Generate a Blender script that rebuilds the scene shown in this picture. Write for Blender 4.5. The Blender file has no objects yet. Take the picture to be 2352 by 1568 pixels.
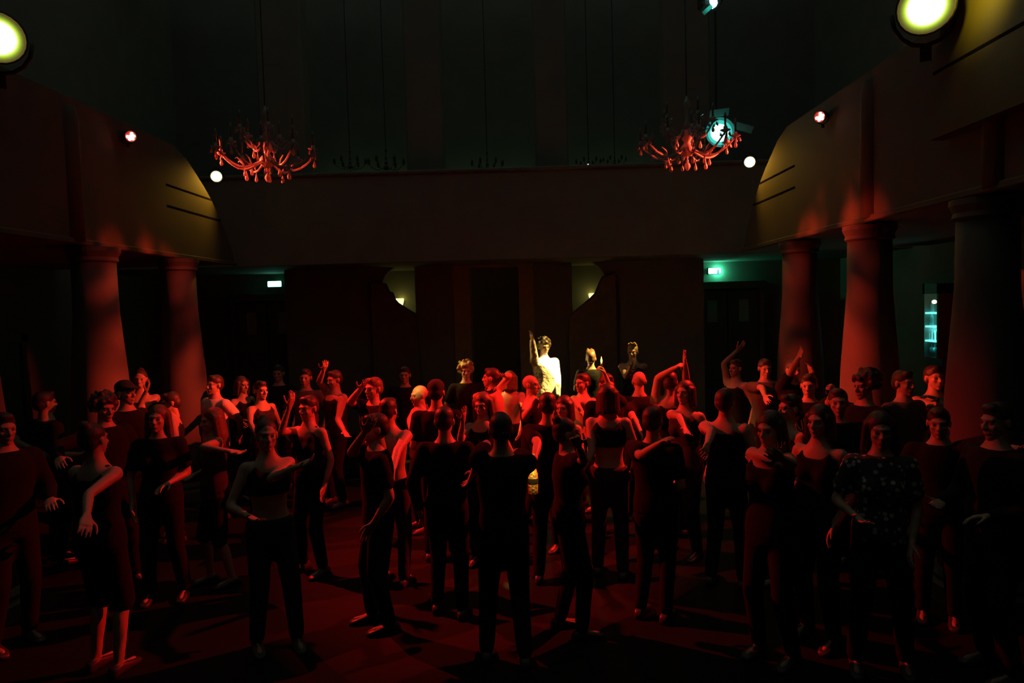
import bpy, math, random
import numpy as np
from math import sin, cos, pi, radians, sqrt

# ------------------------------------------------------------------ camera, world, exposure, stage lights
scene = bpy.context.scene
COL = scene.collection
PX_F = 1568.0                                   # focal length in pixels of the 2352 x 1568 frame (24 mm)
CAM = np.array([0.53, 0.0, 2.55])
YAW, PITCH, ROLL = radians(0.9), radians(3.0), radians(-1.55)
cam_data = bpy.data.cameras.new('camera')
cam_data.lens = 24.0
cam_data.sensor_width = 36.0
cam_data.clip_start = 0.05
cam = bpy.data.objects.new('camera', cam_data)
COL.objects.link(cam)


def Rz(a):
    return np.array([[cos(a), -sin(a), 0], [sin(a), cos(a), 0], [0, 0, 1]])


def Rx(a):
    return np.array([[1, 0, 0], [0, cos(a), -sin(a)], [0, sin(a), cos(a)]])


def Ry(a):
    return np.array([[cos(a), 0, sin(a)], [0, 1, 0], [-sin(a), 0, cos(a)]])


CR = Rz(YAW) @ Rx(pi / 2 - PITCH) @ Rz(ROLL)
from mathutils import Matrix, Vector
_m = Matrix([list(CR[i]) + [float(CAM[i])] for i in range(3)] + [[0, 0, 0, 1]])
cam.matrix_world = _m
scene.camera = cam

world = bpy.data.worlds.new('world')
scene.world = world
world.use_nodes = True
bg = world.node_tree.nodes['Background']
bg.inputs[0].default_value = (0.78, 1.0, 0.86, 1)
bg.inputs[1].default_value = 0.075
scene.view_settings.view_transform = 'Standard'
scene.view_settings.look = 'None'
scene.view_settings.gamma = 1.0
scene.view_settings.exposure = 0.0
scene.view_settings.use_curve_mapping = False
scene.cycles.use_denoising = True
scene.cycles.sample_clamp_indirect = 4.0
scene.cycles.caustics_reflective = False
scene.cycles.caustics_refractive = False

# strengths of the lamps (their builders are further down)
P_RED = 2400.0          # red LED cans on the side balconies, watts
P_RED_SPILL = 4200.0     # their stray light on the chandeliers
P_SHIRT_SPOT = 90000.0    # added unseen spotlight that lights the white-gold shirt
P_WARM_EDGE = 16.0       # stray light of the near warm spotlights on the curved parapet edge
P_WARM_FAR = 26.0       # warm spotlights at the far end of the side balconies
P_EXIT_R = 8.0
P_EXIT_L = 0.10
P_SCONCE = 0.35


def ray(px, py):
    return CR @ np.array([(px - 1176) / PX_F, -(py - 784) / PX_F, -1.0])


def atY(px, py, Y):
    d = ray(px, py)
    return CAM + d * (Y / d[1])


def atX(px, py, X):
    d = ray(px, py)
    return CAM + d * ((X - CAM[0]) / d[0])


def atZ(px, py, Z):
    d = ray(px, py)
    return CAM + d * ((Z - CAM[2]) / d[2])


# ------------------------------------------------------------------ mesh helpers
def unit(v):
    v = np.asarray(v, float)
    n = np.linalg.norm(v)
    return v / n if n > 1e-9 else np.array([0, 0, 1.0])


def frame(z, hint=(0, 0, 1)):
    z = unit(z)
    h = np.asarray(hint, float)
    if abs(np.dot(unit(h), z)) > 0.97:
        h = np.array([0, 1.0, 0]) if abs(z[1]) < 0.9 else np.array([1.0, 0, 0])
    x = unit(np.cross(h, z))
    y = np.cross(z, x)
    return x, y, z


class MB:
    def __init__(self):
        self.V, self.F, self.n = [], [], 0

    def add(self, v, f):
        v = np.asarray(v, float).reshape(-1, 3)
        self.V.append(v)
        o = self.n
        self.F.extend([tuple(i + o for i in q) for q in f])
        self.n += len(v)
        return self

    def verts(self):
        return np.concatenate(self.V) if self.V else np.zeros((0, 3))

    def rings(self, pts, n, close=True):
        """pts: list of (n,3) rings"""
        v = np.concatenate(pts)
        f = []
        for i in range(len(pts) - 1):
            for j in range(n):
                k = (j + 1) % n
                f.append((i * n + j, i * n + k, (i + 1) * n + k, (i + 1) * n + j))
        if close:
            f.append(tuple(range(n - 1, -1, -1)))
            m = (len(pts) - 1) * n
            f.append(tuple(range(m, m + n)))
        return self.add(v, f)

    def loft(self, rs, n=14, p=2.0, close=True):
        """rs: (center, side, fwd, a, b)"""
        t = np.linspace(0, 2 * pi, n, endpoint=False)
        ct, st = np.cos(t), np.sin(t)
        e = 2.0 / p
        cx = np.sign(ct) * np.abs(ct) ** e
        sy = np.sign(st) * np.abs(st) ** e
        out = []
        for c, s, fw, a, b in rs:
            out.append(np.asarray(c) + np.outer(cx * a, s) + np.outer(sy * b, fw))
        return self.rings(out, n, close)

    def cone(self, p0, p1, r0, r1, n=10, caps=True):
        p0, p1 = np.asarray(p0, float), np.asarray(p1, float)
        x, y, z = frame(p1 - p0)
        rs = []
        if caps:
            for a in (80, 50, 20):
                rs.append((p0 - z * r0 * sin(radians(a)), x, y, r0 * cos(radians(a)), r0 * cos(radians(a))))
        rs += [(p0, x, y, r0, r0), ((p0 + p1) / 2, x, y, (r0 + r1) / 2, (r0 + r1) / 2), (p1, x, y, r1, r1)]
        if caps:
            for a in (20, 50, 80):
                rs.append((p1 + z * r1 * sin(radians(a)), x, y, r1 * cos(radians(a)), r1 * cos(radians(a))))
        return self.loft(rs, n)

    def ell(self, c, r, n=14, m=8, R=None):
        c = np.asarray(c, float)
        r = np.ones(3) * np.asarray(r, float)
        X, Y, Z = np.eye(3) if R is None else np.asarray(R).T
        rs = []
        for a in np.linspace(-82, 82, m):
            a = radians(a)
            rs.append((c + Z * r[2] * sin(a), X, Y, r[0] * cos(a), r[1] * cos(a)))
        return self.loft(rs, n)

    def box(self, lo, hi, bev=0.0):
        lo, hi = np.minimum(lo, hi).astype(float), np.maximum(lo, hi).astype(float)
        if bev <= 0:
            v = [(x, y, z) for x in (lo[0], hi[0]) for y in (lo[1], hi[1]) for z in (lo[2], hi[2])]
            return self.add(v, [(0, 1, 3, 2), (4, 6, 7, 5), (0, 4, 5, 1), (2, 3, 7, 6), (0, 2, 6, 4), (1, 5, 7, 3)])
        b = min(bev, 0.45 * float((hi - lo).min()))

        def ring(x0, x1, y0, y1, z, c):
            return np.array([(x0 + c, y0, z), (x1 - c, y0, z), (x1, y0 + c, z), (x1, y1 - c, z), (x1 - c, y1, z), (x0 + c, y1, z), (x0, y1 - c, z), (x0, y0 + c, z)])
        x0, y0, z0 = lo
        x1, y1, z1 = hi
        return self.rings([ring(x0 + b, x1 - b, y0 + b, y1 - b, z0, b * .4), ring(x0, x1, y0, y1, z0 + b, b), ring(x0, x1, y0, y1, z1 - b, b),
                           ring(x0 + b, x1 - b, y0 + b, y1 - b, z1, b * .4)], 8)

    def obox(self, c, ax, half):
        c = np.asarray(c, float)
        ax = np.asarray(ax, float)
        v = []
        for i in (-1, 1):
            for j in (-1, 1):
                for k in (-1, 1):
                    v.append(c + ax[0] * half[0] * i + ax[1] * half[1] * j + ax[2] * half[2] * k)
        return self.add(v, [(0, 1, 3, 2), (4, 6, 7, 5), (0, 4, 5, 1), (2, 3, 7, 6), (0, 2, 6, 4), (1, 5, 7, 3)])

    def tube(self, path, r, n=8):
        P = [np.asarray(p, float) for p in path]
        R = r if hasattr(r, '__len__') else [r] * len(P)
        x = None
        rs = []
        for i, p in enumerate(P):
            t = unit(P[min(i + 1, len(P) - 1)] - P[max(i - 1, 0)])
            if x is None:
                x, y, _ = frame(t)
            else:
                x = unit(x - t * np.dot(x, t))
                y = np.cross(t, x)
            rs.append((p, x, y, R[i], R[i]))
        return self.loft(rs, n)

    def lathe(self, prof, c=(0, 0, 0), n=24, ax=(0, 0, 1), close=True):
        """prof: (radius, height) pairs along ax"""
        x, y, z = frame(ax, (0, 1, 0))
        c = np.asarray(c, float)
        return self.loft([(c + z * h, x, y, max(r, 1e-4), max(r, 1e-4)) for r, h in prof], n, close=close)

    def prism(self, poly, axis, a, b):
        """poly: 2D points in the plane normal to axis (x: (y,z); y: (x,z); z: (x,y)), extruded a..b"""
        def mk(u, w, t):
            return {'x': (t, u, w), 'y': (u, t, w), 'z': (u, w, t)}[axis]
        n = len(poly)
        return self.rings([np.array([mk(u, w, a) for u, w in poly]), np.array([mk(u, w, b) for u, w in poly])], n)


def mesh_from(name, V, F, mats, smooth=True, mi=None):
    me = bpy.data.meshes.new(name)
    me.from_pydata(V.tolist() if hasattr(V, 'tolist') else V, [], F)
    for m in mats:
        me.materials.append(m)
    if smooth:
        me.polygons.foreach_set('use_smooth', np.ones(len(me.polygons), bool))
    if mi is not None:
        me.polygons.foreach_set('material_index', np.asarray(mi, np.int32))
    me.update()
    return me


def fix_normals(me):
    import bmesh
    bm = bmesh.new()
    bm.from_mesh(me)
    bmesh.ops.recalc_face_normals(bm, faces=bm.faces)
    bm.to_mesh(me)
    bm.free()


def obj(name, mb, mat, parent=None, smooth=False, loc=(0, 0, 0)):
    V = mb.verts()
    if parent is not None and parent.type == 'EMPTY':
        pass
    me = mesh_from(name, V - np.asarray(loc, float), mb.F, [mat], smooth)
    fix_normals(me)
    if smooth == 'auto':
        me.shade_auto = None
    o = bpy.data.objects.new(name, me)
    COL.objects.link(o)
    o.location = tuple(float(x) for x in loc)
    if parent is not None:
        o.parent = parent
    return o


def tag(o, label, cat, group=None, kind=None):
    if label:
        o['label'] = label
    if cat:
        o['category'] = cat
    if group:
        o['group'] = group
    if kind:
        o['kind'] = kind
    return o


def thing(name, label, cat, loc=(0, 0, 0), group=None, kind=None):
    o = bpy.data.objects.new(name, None)
    o.empty_display_size = 0.2
    COL.objects.link(o)
    o.location = tuple(float(x) for x in loc)
    return tag(o, label, cat, group, kind)


def part(name, mb, mat, parent, smooth=False):
    """mesh given in world coordinates, stored relative to its parent's location (no rotations used)"""
    off = np.zeros(3)
    p = parent
    while p is not None:
        off += np.array(p.location)
        p = p.parent
    me = mesh_from(name, mb.verts() - off, mb.F, [mat], smooth)
    fix_normals(me)
    o = bpy.data.objects.new(name, me)
    COL.objects.link(o)
    o.parent = parent
    return o


# ------------------------------------------------------------------ materials
def mat(name, col, rough=0.6, metal=0.0, noise=0.0, scale=8.0, bump=0.0, bscale=40.0, spec=0.5, trans=0.0, emit=None, estr=0.0, sheen=0.0, sub=0.0):
    m = bpy.data.materials.new(name)
    m.use_nodes = True
    nt = m.node_tree
    b = nt.nodes['Principled BSDF']
    b.inputs['Base Color'].default_value = (*col, 1)
    b.inputs['Roughness'].default_value = rough
    b.inputs['Metallic'].default_value = metal
    b.inputs['Specular IOR Level'].default_value = spec
    b.inputs['Transmission Weight'].default_value = trans
    if sheen:
        b.inputs['Sheen Weight'].default_value = sheen
    if emit:
        b.inputs['Emission Color'].default_value = (*emit, 1)
        b.inputs['Emission Strength'].default_value = estr
    if noise or bump:
        tc = nt.nodes.new('ShaderNodeTexCoord')
    if noise:
        t = nt.nodes.new('ShaderNodeTexNoise')
        t.inputs['Scale'].default_value = scale
        t.inputs['Detail'].default_value = 5
        nt.links.new(tc.outputs['Object'], t.inputs['Vector'])
        r = nt.nodes.new('ShaderNodeMapRange')
        r.inputs['From Min'].default_value = 0.3
        r.inputs['From Max'].default_value = 0.7
        r.inputs['To Min'].default_value = 1 - noise
        r.inputs['To Max'].default_value = 1 + noise
        nt.links.new(t.outputs['Fac'], r.inputs['Value'])
        mx = nt.nodes.new('ShaderNodeVectorMath')
        mx.operation = 'SCALE'
        mx.inputs[0].default_value = col
        nt.links.new(r.outputs['Result'], mx.inputs['Scale'])
        nt.links.new(mx.outputs['Vector'], b.inputs['Base Color'])
    if bump:
        t2 = nt.nodes.new('ShaderNodeTexNoise')
        t2.inputs['Scale'].default_value = bscale
        t2.inputs['Detail'].default_value = 4
        nt.links.new(tc.outputs['Object'], t2.inputs['Vector'])
        bp = nt.nodes.new('ShaderNodeBump')
        bp.inputs['Strength'].default_value = 0.8
        bp.inputs['Distance'].default_value = bump
        nt.links.new(t2.outputs['Fac'], bp.inputs['Height'])
        nt.links.new(bp.outputs['Normal'], b.inputs['Normal'])
    return m


M = {}
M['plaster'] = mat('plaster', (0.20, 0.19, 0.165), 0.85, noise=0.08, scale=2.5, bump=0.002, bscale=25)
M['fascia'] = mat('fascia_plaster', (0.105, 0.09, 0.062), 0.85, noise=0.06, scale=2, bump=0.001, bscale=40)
M['column'] = mat('column_plaster', (0.115, 0.112, 0.105), 0.8, noise=0.07, scale=3)
M['dark_wood'] = mat('dark_wood', (0.16, 0.13, 0.10), 0.5, noise=0.2, scale=6)
M['door'] = mat('door_paint', (0.14, 0.17, 0.16), 0.5, noise=0.1, scale=4)
M['glass_pane'] = mat('pane_glass', (0.45, 0.55, 0.50), 0.15, spec=0.6)
M['black_metal'] = mat('black_metal', (0.05, 0.05, 0.05), 0.45, metal=0.3)
M['steel'] = mat('steel', (0.45, 0.45, 0.45), 0.3, metal=1.0)
M['brass'] = mat('brass', (0.6, 0.42, 0.15), 0.3, metal=1.0)
M['gold_trim'] = mat('gold_trim', (0.35, 0.26, 0.13), 0.5, noise=0.1)
M['crystal'] = mat('crystal', (0.50, 0.48, 0.47), 0.10, spec=0.8, trans=0.35)
def translucent(m, col, fac):
    nt = m.node_tree
    b = nt.nodes['Principled BSDF']
    t = nt.nodes.new('ShaderNodeBsdfTranslucent')
    t.inputs['Color'].default_value = (*col, 1)
    mx = nt.nodes.new('ShaderNodeMixShader')
    mx.inputs[0].default_value = fac
    nt.links.new(b.outputs[0], mx.inputs[1])
    nt.links.new(t.outputs[0], mx.inputs[2])
    nt.links.new(mx.outputs[0], nt.nodes['Material Output'].inputs['Surface'])


translucent(M['crystal'], (.6, .58, .57), .4)
M['candle'] = mat('candle_glass', (0.20, 0.19, 0.18), 0.3, spec=0.5, trans=0.2)
M['groove_shade'] = mat('groove_shade_paint', (0.012, 0.012, 0.011), 1.0, spec=0.0)  # flat strip painted black for the shade inside a groove
M['shade'] = mat('lamp_shade', (0.12, 0.12, 0.10), 0.8)
M['shoe'] = mat('shoe_leather', (0.05, 0.05, 0.05), 0.4, noise=0.1)
M['eye'] = mat('eye', (0.12, 0.10, 0.09), 0.15)


def emission(name, col, s):
    return mat(name, (0.02, 0.02, 0.02), 0.4, emit=col, estr=s)


M['led_red'] = emission('red_led', (1.0, 0.42, 0.33), 9.0)
M['red_glow'] = mat('red_halo_reflector', (0.75, 0.7, 0.7), 0.25, metal=0.6, emit=(1.0, 0.02, 0.01), estr=0.45)  # red halo round the LEDs, painted on as emission
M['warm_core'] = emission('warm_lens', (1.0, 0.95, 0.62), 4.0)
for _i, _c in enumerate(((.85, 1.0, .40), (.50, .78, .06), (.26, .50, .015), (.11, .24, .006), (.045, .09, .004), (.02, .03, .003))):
    M['warm_ring_%d' % _i] = emission('warm_halo_ring_%d' % _i, _c, 1.0)  # bloom halo round the lens, painted as graded emissive rings
M['cyan_core'] = emission('cyan_lens', (0.45, 1.0, 0.92), 2.6)
M['cyan_flap'] = mat('flap_cyan_tint', (0.10, 0.22, 0.20), 0.6)  # cyan light and haze beside the lens painted into the flap colour
M['cyan_ring'] = emission('cyan_halo', (0.05, 0.62, 0.52), 1.0)  # teal halo round the cyan lens, painted as glowing rings
M['cyan_ring2'] = emission('cyan_halo_edge', (0.01, 0.14, 0.12), 1.0)
M['exit_face'] = emission('exit_sign_face', (0.22, 1.0, 0.68), 6.0)
M['exit_dark'] = emission('exit_sign_pictogram', (0.0, 0.5, 0.35), 1.5)
M['sconce_glass'] = emission('sconce_glass', (1.0, 0.93, 0.25), 2.5)
M['green_tube'] = emission('green_tube', (0.45, 1.0, 0.35), 1.6)
M['cyan_panel'] = emission('cyan_panel', (0.02, 0.45, 0.55), 0.5)
M['cyan_bright'] = emission('cyan_bright', (0.25, 1.0, 0.98), 5.0)
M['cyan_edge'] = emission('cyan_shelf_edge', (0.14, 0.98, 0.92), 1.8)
M['cyan_bottle'] = mat('cyan_bottle', (0.5, 0.8, 0.8), 0.1, trans=.7)
M['warm_dot'] = emission('warm_downlight', (1.0, 0.95, 0.45), 3.0)
M['white_dot'] = emission('white_indicator', (0.8, 1.0, 0.9), 3.0)
M['flame'] = emission('lighter_flame', (1.0, 0.7, 0.15), 3.0)


def wood_floor(name):
    m = bpy.data.materials.new(name)
    m.use_nodes = True
    nt = m.node_tree
    b = nt.nodes['Principled BSDF']
    b.inputs['Roughness'].default_value = 0.7
    b.inputs['Specular IOR Level'].default_value = 0.15
    tc = nt.nodes.new('ShaderNodeTexCoord')
    br = nt.nodes.new('ShaderNodeTexBrick')
    br.inputs['Scale'].default_value = 1.0
    br.inputs['Brick Width'].default_value = 1.1
    br.inputs['Row Height'].default_value = 0.09
    br.inputs['Mortar Size'].default_value = 0.002
    br.inputs['Color1'].default_value = (0.008, 0.009, 0.008, 1)
    br.inputs['Color2'].default_value = (0.010, 0.011, 0.010, 1)
    br.inputs['Mortar'].default_value = (0.012, 0.012, 0.011, 1)
    nt.links.new(tc.outputs['Object'], br.inputs['Vector'])
    nt.links.new(br.outputs['Color'], b.inputs['Base Color'])
    return m


M['floor'] = wood_floor('floor_boards')

# ------------------------------------------------------------------ the hall
XF = 4.15          # inner face of the side balconies
Z_SOF, Z_TOP = 3.34, 4.85
Y_STEP = 10.2
RISE = 0.15


def struct(name, mb, m, smooth=False):
    o = obj(name, mb, m, None, smooth)
    o['kind'] = 'structure'
    return o


struct('floor', MB().box((-7.2, -1.0, -0.1), (7.2, Y_STEP, 0)), M['floor'])
struct('floor_raised', MB().box((-7.2, Y_STEP, -0.1), (7.2, 15.6, RISE)), M['floor'])
struct('wall_left', MB().box((-7.3, -1.0, -0.1), (-7.1, 15.6, 11.5)), M['plaster'])
struct('wall_right', MB().box((7.1, -1.0, -0.1), (7.3, 15.6, 11.5)), M['plaster'])
struct('wall_front', MB().box((-7.1, -1.2, -0.1), (7.1, -1.0, 11.5)), M['plaster'])
struct('wall_back_upper', MB().box((-7.1, 15.4, 3.3), (7.1, 15.6, 11.5)), M['plaster'])
struct('wall_back_lower', MB().box((-7.1, 14.2, 0), (7.1, 14.4, Z_SOF)), M['plaster'])

# inner back wall with a doorway and two lit alcoves, at Y = 13
YB = 13.0
mb = MB()
for s in (-1, 1):
    mb.box((s * 2.15, YB, RISE), (s * 3.98, YB + 0.25, Z_SOF))       # outer panel
    mb.box((s * 0.76, YB, RISE), (s * 1.49, YB + 0.25, Z_SOF))       # pier between doorway and alcove
    # arched outer edge of each alcove (spandrel)
    poly = [(s * 2.16, 2.4)]
    for k in range(9):
        a = radians(-40 + k * 130 / 8)
        poly.append((s * (1.62 + 0.5 * cos(a)), 2.98 + 0.42 * sin(a)))
    poly += [(s * 1.49, Z_SOF), (s * 2.16, Z_SOF)]
    mb.prism(poly, 'y', YB, YB + 0.2)
struct('wall_back_inner', mb, M['plaster'])
struct('wall_side_recess', MB().box((-4.0, YB + .25, RISE), (-3.9, 14.2, Z_SOF)).box((3.9, YB + .25, RISE), (4.0, 14.2, Z_SOF)), M['plaster'])
# doorway jambs and head
tr = struct('trim_1', MB().box((-.76, YB - .03, RISE), (-.44, YB + .5, 3.30)).box((.48, YB - .03, RISE), (.76, YB + .5, 3.30)).box((-.76, YB - .04, 3.28), (.76, YB + .5, Z_SOF)), M['gold_trim'])
# dark stair strings that cut across the two alcoves
for s, nm in ((-1, 'a'), (1, 'b')):
    st = thing('stair_balustrade', 'dark sloping stair balustrade in front of the %s lit alcove' % ('left' if s < 0 else 'right'), 'balustrade', (s * 1.85, YB - .1, RISE))
    mb = MB()
    if s < 0:
        poly = [(-2.3, RISE), (-2.3, 3.05), (-2.02, 3.0), (-1.97, 2.86), (-1.90, 2.83), (-1.86, 2.70), (-1.80, 2.63), (-1.46, 2.40), (-1.40, RISE)]
    else:
        poly = [(2.3, RISE), (2.3, 3.1), (2.06, 3.02), (2.0, 2.9), (1.92, 2.72), (1.82, 2.62), (1.42, 2.30), (1.38, RISE)]
    mb.prism(poly, 'y', YB - .16, YB - .06)
    part('panel', mb, M['dark_wood'], st)
    hr = MB().tube([(poly[k][0], YB - .11, poly[k][1] + .015) for k in range(1, len(poly) - 1)], .022, 8)
    part('handrail', hr, M['dark_wood'], st, True)

# side doors under the exit signs
for s, n in ((-1, 1), (1, 2)):
    d = thing('door_%d' % n, None, None, (s * 4.75, 14.1, RISE))
    d['kind'] = 'structure'
    part('leaf', MB().box((s * 4.12, 14.08, RISE), (s * 4.74, 14.16, 2.75), .01), M['door'], d)
    part('leaf', MB().box((s * 4.76, 14.08, RISE), (s * 5.38, 14.16, 2.75), .01), M['door'], d)
    part('door_frame', MB().box((s * 4.02, 14.02, RISE), (s * 4.12, 14.2, 2.85)).box((s * 5.38, 14.02, RISE), (s * 5.48, 14.2, 2.85)).box((s * 4.02, 13.9, 2.78), (s * 5.48, 14.2, 2.92)), M['dark_wood'], d)
    for k in (4.43, 5.07):
        part('pane', MB().box((s * k - .1, 14.06, 2.1), (s * k + .1, 14.09, 2.55)), M['glass_pane'], d)
        part('door_handle', MB().tube([(s * k - .12, 14.08, 1.4), (s * k - .12, 14.02, 1.4), (s * k - .12, 14.02, 1.6), (s * k - .12, 14.08, 1.6)], .012, 6), M['steel'], d)
# doors in the side walls
for s, n, y0 in ((-1, 3, 9.6), (1, 4, 8.3)):
    d = thing('door_%d' % n, None, None, (s * 7.05, y0, 0))
    d['kind'] = 'structure'
    part('leaf', MB().box((s * 7.03, y0 - .55, 0), (s * 7.09, y0 + .55, 2.2), .01), M['door'], d)
    part('door_frame', MB().box((s * 7.0, y0 - .68, 0), (s * 7.1, y0 - .55, 2.32)).box((s * 7.0, y0 + .55, 0), (s * 7.1, y0 + .68, 2.32)).box((s * 7.0, y0 - .68, 2.2), (s * 7.1, y0 + .68, 2.32)), M['dark_wood'], d)
    part('door_handle', MB().tube([(s * 7.03, y0 - .4, 1.0), (s * 6.97, y0 - .4, 1.0), (s * 6.97, y0 - .28, 1.0)], .011, 6), M['steel'], d)

# side balconies: parapet with a top edge that swoops down at the far end
SW = [(9.35, Z_TOP), (9.7, 4.74), (9.97, 4.58), (10.2, 4.44), (10.4, 4.30), (10.63, 4.09), (10.92, 3.80), (11.1, 3.55), (11.2, Z_SOF)]
COLS = [2.0, 3.83, 5.66, 7.55, 9.42]
for s in (-1, 1):
    side = 'left' if s < 0 else 'right'
    b = thing('balcony', '%s side balcony front with a rounded sloping far end and grooves' % side, 'balcony', (s * XF, 6, Z_SOF), 'side balconies')
    poly = [(-.6, Z_SOF), (-.6, Z_TOP)] + SW
    # built as quads so that the swoop shades cleanly
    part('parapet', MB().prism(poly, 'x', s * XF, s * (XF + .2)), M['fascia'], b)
    part('slab', MB().box((s * (XF + .02), -.6, Z_SOF - .004), (s * 7.09, 11.1, Z_SOF + .22)), M['plaster'], b)
    for zz in (4.28, 4.0):
        y1 = 10.42 if zz > 4.1 else 10.72
        part('groove_shade', MB().box((s * (XF - .003), 9.1, zz - .014), (s * (XF + .01), y1, zz + .014)), M['groove_shade'], b)
    part('bottom_moulding', MB().box((s * (XF - .03), -.6, Z_SOF - .02), (s * (XF + .03), 11.2, Z_SOF + .045), .012), M['fascia'], b)
    for yc in COLS[2:4]:
        mb = MB()
        mb.lathe([(.13, 0), (.13, Z_TOP - Z_SOF - .25), (.11, Z_TOP - Z_SOF - .12), (.02, Z_TOP - Z_SOF - .05)], (s * (XF + .06), yc - .35, Z_SOF + .02), 20)
        part('pilaster', mb, M['fascia'], b, True)
    # the nearer, higher section by the stage
    sw2 = [(4.2, 6.1), (4.75, 5.9), (5.15, 5.55), (5.45, 5.2), (5.65, 4.85), (5.8, 4.5), (5.86, 4.2), (5.88, Z_SOF + .5)]
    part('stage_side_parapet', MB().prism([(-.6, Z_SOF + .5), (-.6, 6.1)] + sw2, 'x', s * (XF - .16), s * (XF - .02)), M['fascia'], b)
    part('groove_shade', MB().box((s * (XF - .163), 3.0, 4.36), (s * (XF - .15), 5.82, 4.385)), M['groove_shade'], b)
    xc = 4.21 if s < 0 else 4.34
    for yc in COLS:
        c = thing('column', '', 'column', (s * xc, yc, 0), 'columns under the side balconies')
        r0, r1 = .34, .22
        H = Z_SOF - .024
        part('shaft', MB().lathe([(r0, .25), (r0 * .97, .6), ((r0 + r1) / 2 + .01, 1.75), (r1 * 1.03, 2.6), (r1, H - .16)], (s * xc, yc, 0), 36), M['column'], c, True)
        part('base', MB().lathe([(r0 + .08, 0), (r0 + .08, .14), (r0 + .04, .17), (r0 + .05, .21), (r0 + .01, .26)], (s * xc, yc, 0), 36), M['column'], c)
        part('capital', MB().lathe([(r1, H - .17), (r1 + .03, H - .15), (r1 + .02, H - .11), (r1 + .05, H - .05), (r1 + .05, H - .002)], (s * xc, yc, 0), 36), M['column'], c)
        k = COLS.index(yc)
        lab = {0: 'column of the %s balcony closest to the stage' % side, 1: 'second column of the %s balcony counted from the stage' % side,
               2: 'plaster column near the %s picture edge, red low down' % side, 3: 'red-lit tapered column carrying the %s balcony beside the dancers' % side,
               4: 'dim far column under the swooping end of the %s balcony' % side}[k]
        c['label'] = lab
# rear balcony across the hall
rb = thing('rear_balcony', 'dark plain rear balcony front across the end of the hall', 'balcony', (0, 11.6, Z_SOF))
part('parapet', MB().box((-7.1, 11.6, Z_SOF), (7.1, 11.78, 4.80)), M['plaster'], rb)
part('slab', MB().box((-7.1, 11.7, Z_SOF - .004), (7.1, 15.4, Z_SOF + .2)), M['plaster'], rb)
part('rail', MB().box((-7.1, 11.56, 4.80), (7.1, 11.82, 4.87), .02), M['dark_wood'], rb)
for x0, x1 in ((-1.42, -.76), (.84, 1.42), (-4.0, -3.2), (3.1, 3.9)):
    part('pier', MB().box((x0, 12.1, Z_SOF + .2), (x1, 12.5, 9.4), .03), M['plaster'], rb)
# ceiling beams that carry the chandeliers
for k, y in enumerate((8.0, 13.6)):
    struct('trim_%d' % (k + 2), MB().box((-7.1, y - .15, 9.1), (7.1, y + .15, 9.4)), M['dark_wood'])


# ------------------------------------------------------------------ lamps
def spot(name, loc, target, power, col, size, blend, radius=.06, parent=None):
    l = bpy.data.lights.new(name, 'SPOT')
    l.energy = power
    l.color = col
    l.spot_size = radians(size)
    l.spot_blend = blend
    l.shadow_soft_size = radius
    o = bpy.data.objects.new(name, l)
    COL.objects.link(o)
    o.location = Vector(loc)
    o.rotation_euler = (Vector(target) - Vector(loc)).to_track_quat('-Z', 'Y').to_euler()
    return o


def point(name, loc, power, col, radius=.04):
    l = bpy.data.lights.new(name, 'POINT')
    l.energy = power
    l.color = col
    l.shadow_soft_size = radius
    o = bpy.data.objects.new(name, l)
    COL.objects.link(o)
    o.location = Vector(loc)
    return o


def can_lamp(name, label, cat, c, aim, r, kind, group, mount):
    """a stage can: housing, yoke, clamp, lens or LEDs; c = lens centre, aim = point it faces"""
    c = np.asarray(c, float)
    d = unit(np.asarray(aim, float) - c)
    t = thing(name, label, cat, c - d * .12, group)
    x, y, z = frame(d)
    L = r * 2.6
    part('housing', MB().loft([(c - d * L, x, y, r * .55, r * .55), (c - d * L * .9, x, y, r * .8, r * .8), (c - d * L * .45, x, y, r, r), (c + d * r * .25, x, y, r * 1.12, r * 1.12),
                               (c + d * r * .25, x, y, r * 1.02, r * 1.02), (c - d * r * .1, x, y, r * .98, r * .98)], 24), M['black_metal'], t, True)
    # yoke round the housing and the clamp on its mount
    mid = c - d * L * .45
    ya = []
    for a in np.linspace(0, pi, 9):
        ya.append(mid + x * cos(a) * r * 1.3 - y * sin(a) * r * 1.5 * mount)
    part('yoke', MB().tube(ya, r * .1, 6), M['black_metal'], t, True)
    top = mid - y * r * 1.5 * mount
    part('clamp', MB().obox(top - y * r * .3 * mount, (x, y, z), (r * .22, r * .35, r * .22)), M['black_metal'], t)
    if kind == 'red':
        part('reflector', MB().lathe([(r * .96, 0), (r * .97, r * .05), (r * .3, r * .02)], c, 24, d), M['red_glow'], t)
        for k, (u, v) in enumerate([(0, 0)] + [(cos(a) * .56, sin(a) * .56) for a in np.arange(6) * pi / 3 + .25]):
            if k in (3,):
                continue
            p = c + x * u * r + y * v * r + d * r * .1
            part('led', MB().ell(p, (r * .27, r * .27, r * .10), 12, 6, np.array([x, y, z]).T), M['led_red'], t, True)
    else:
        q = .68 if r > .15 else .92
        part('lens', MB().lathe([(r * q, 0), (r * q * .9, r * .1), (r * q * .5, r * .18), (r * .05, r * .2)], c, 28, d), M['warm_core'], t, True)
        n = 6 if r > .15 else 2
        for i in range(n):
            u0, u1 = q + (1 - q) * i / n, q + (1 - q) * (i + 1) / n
            part('halo_ring', MB().lathe([(r * u0, r * .15 * i / n), (r * u1, r * .15 * (i + 1) / n)], c, 32, d, False), M['warm_ring_%d' % (i if n == 6 else i * 3 + 1)], t, True)
    return t, c + d * .12


G_CAN = 'stage lamps clamped along the balconies'
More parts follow.
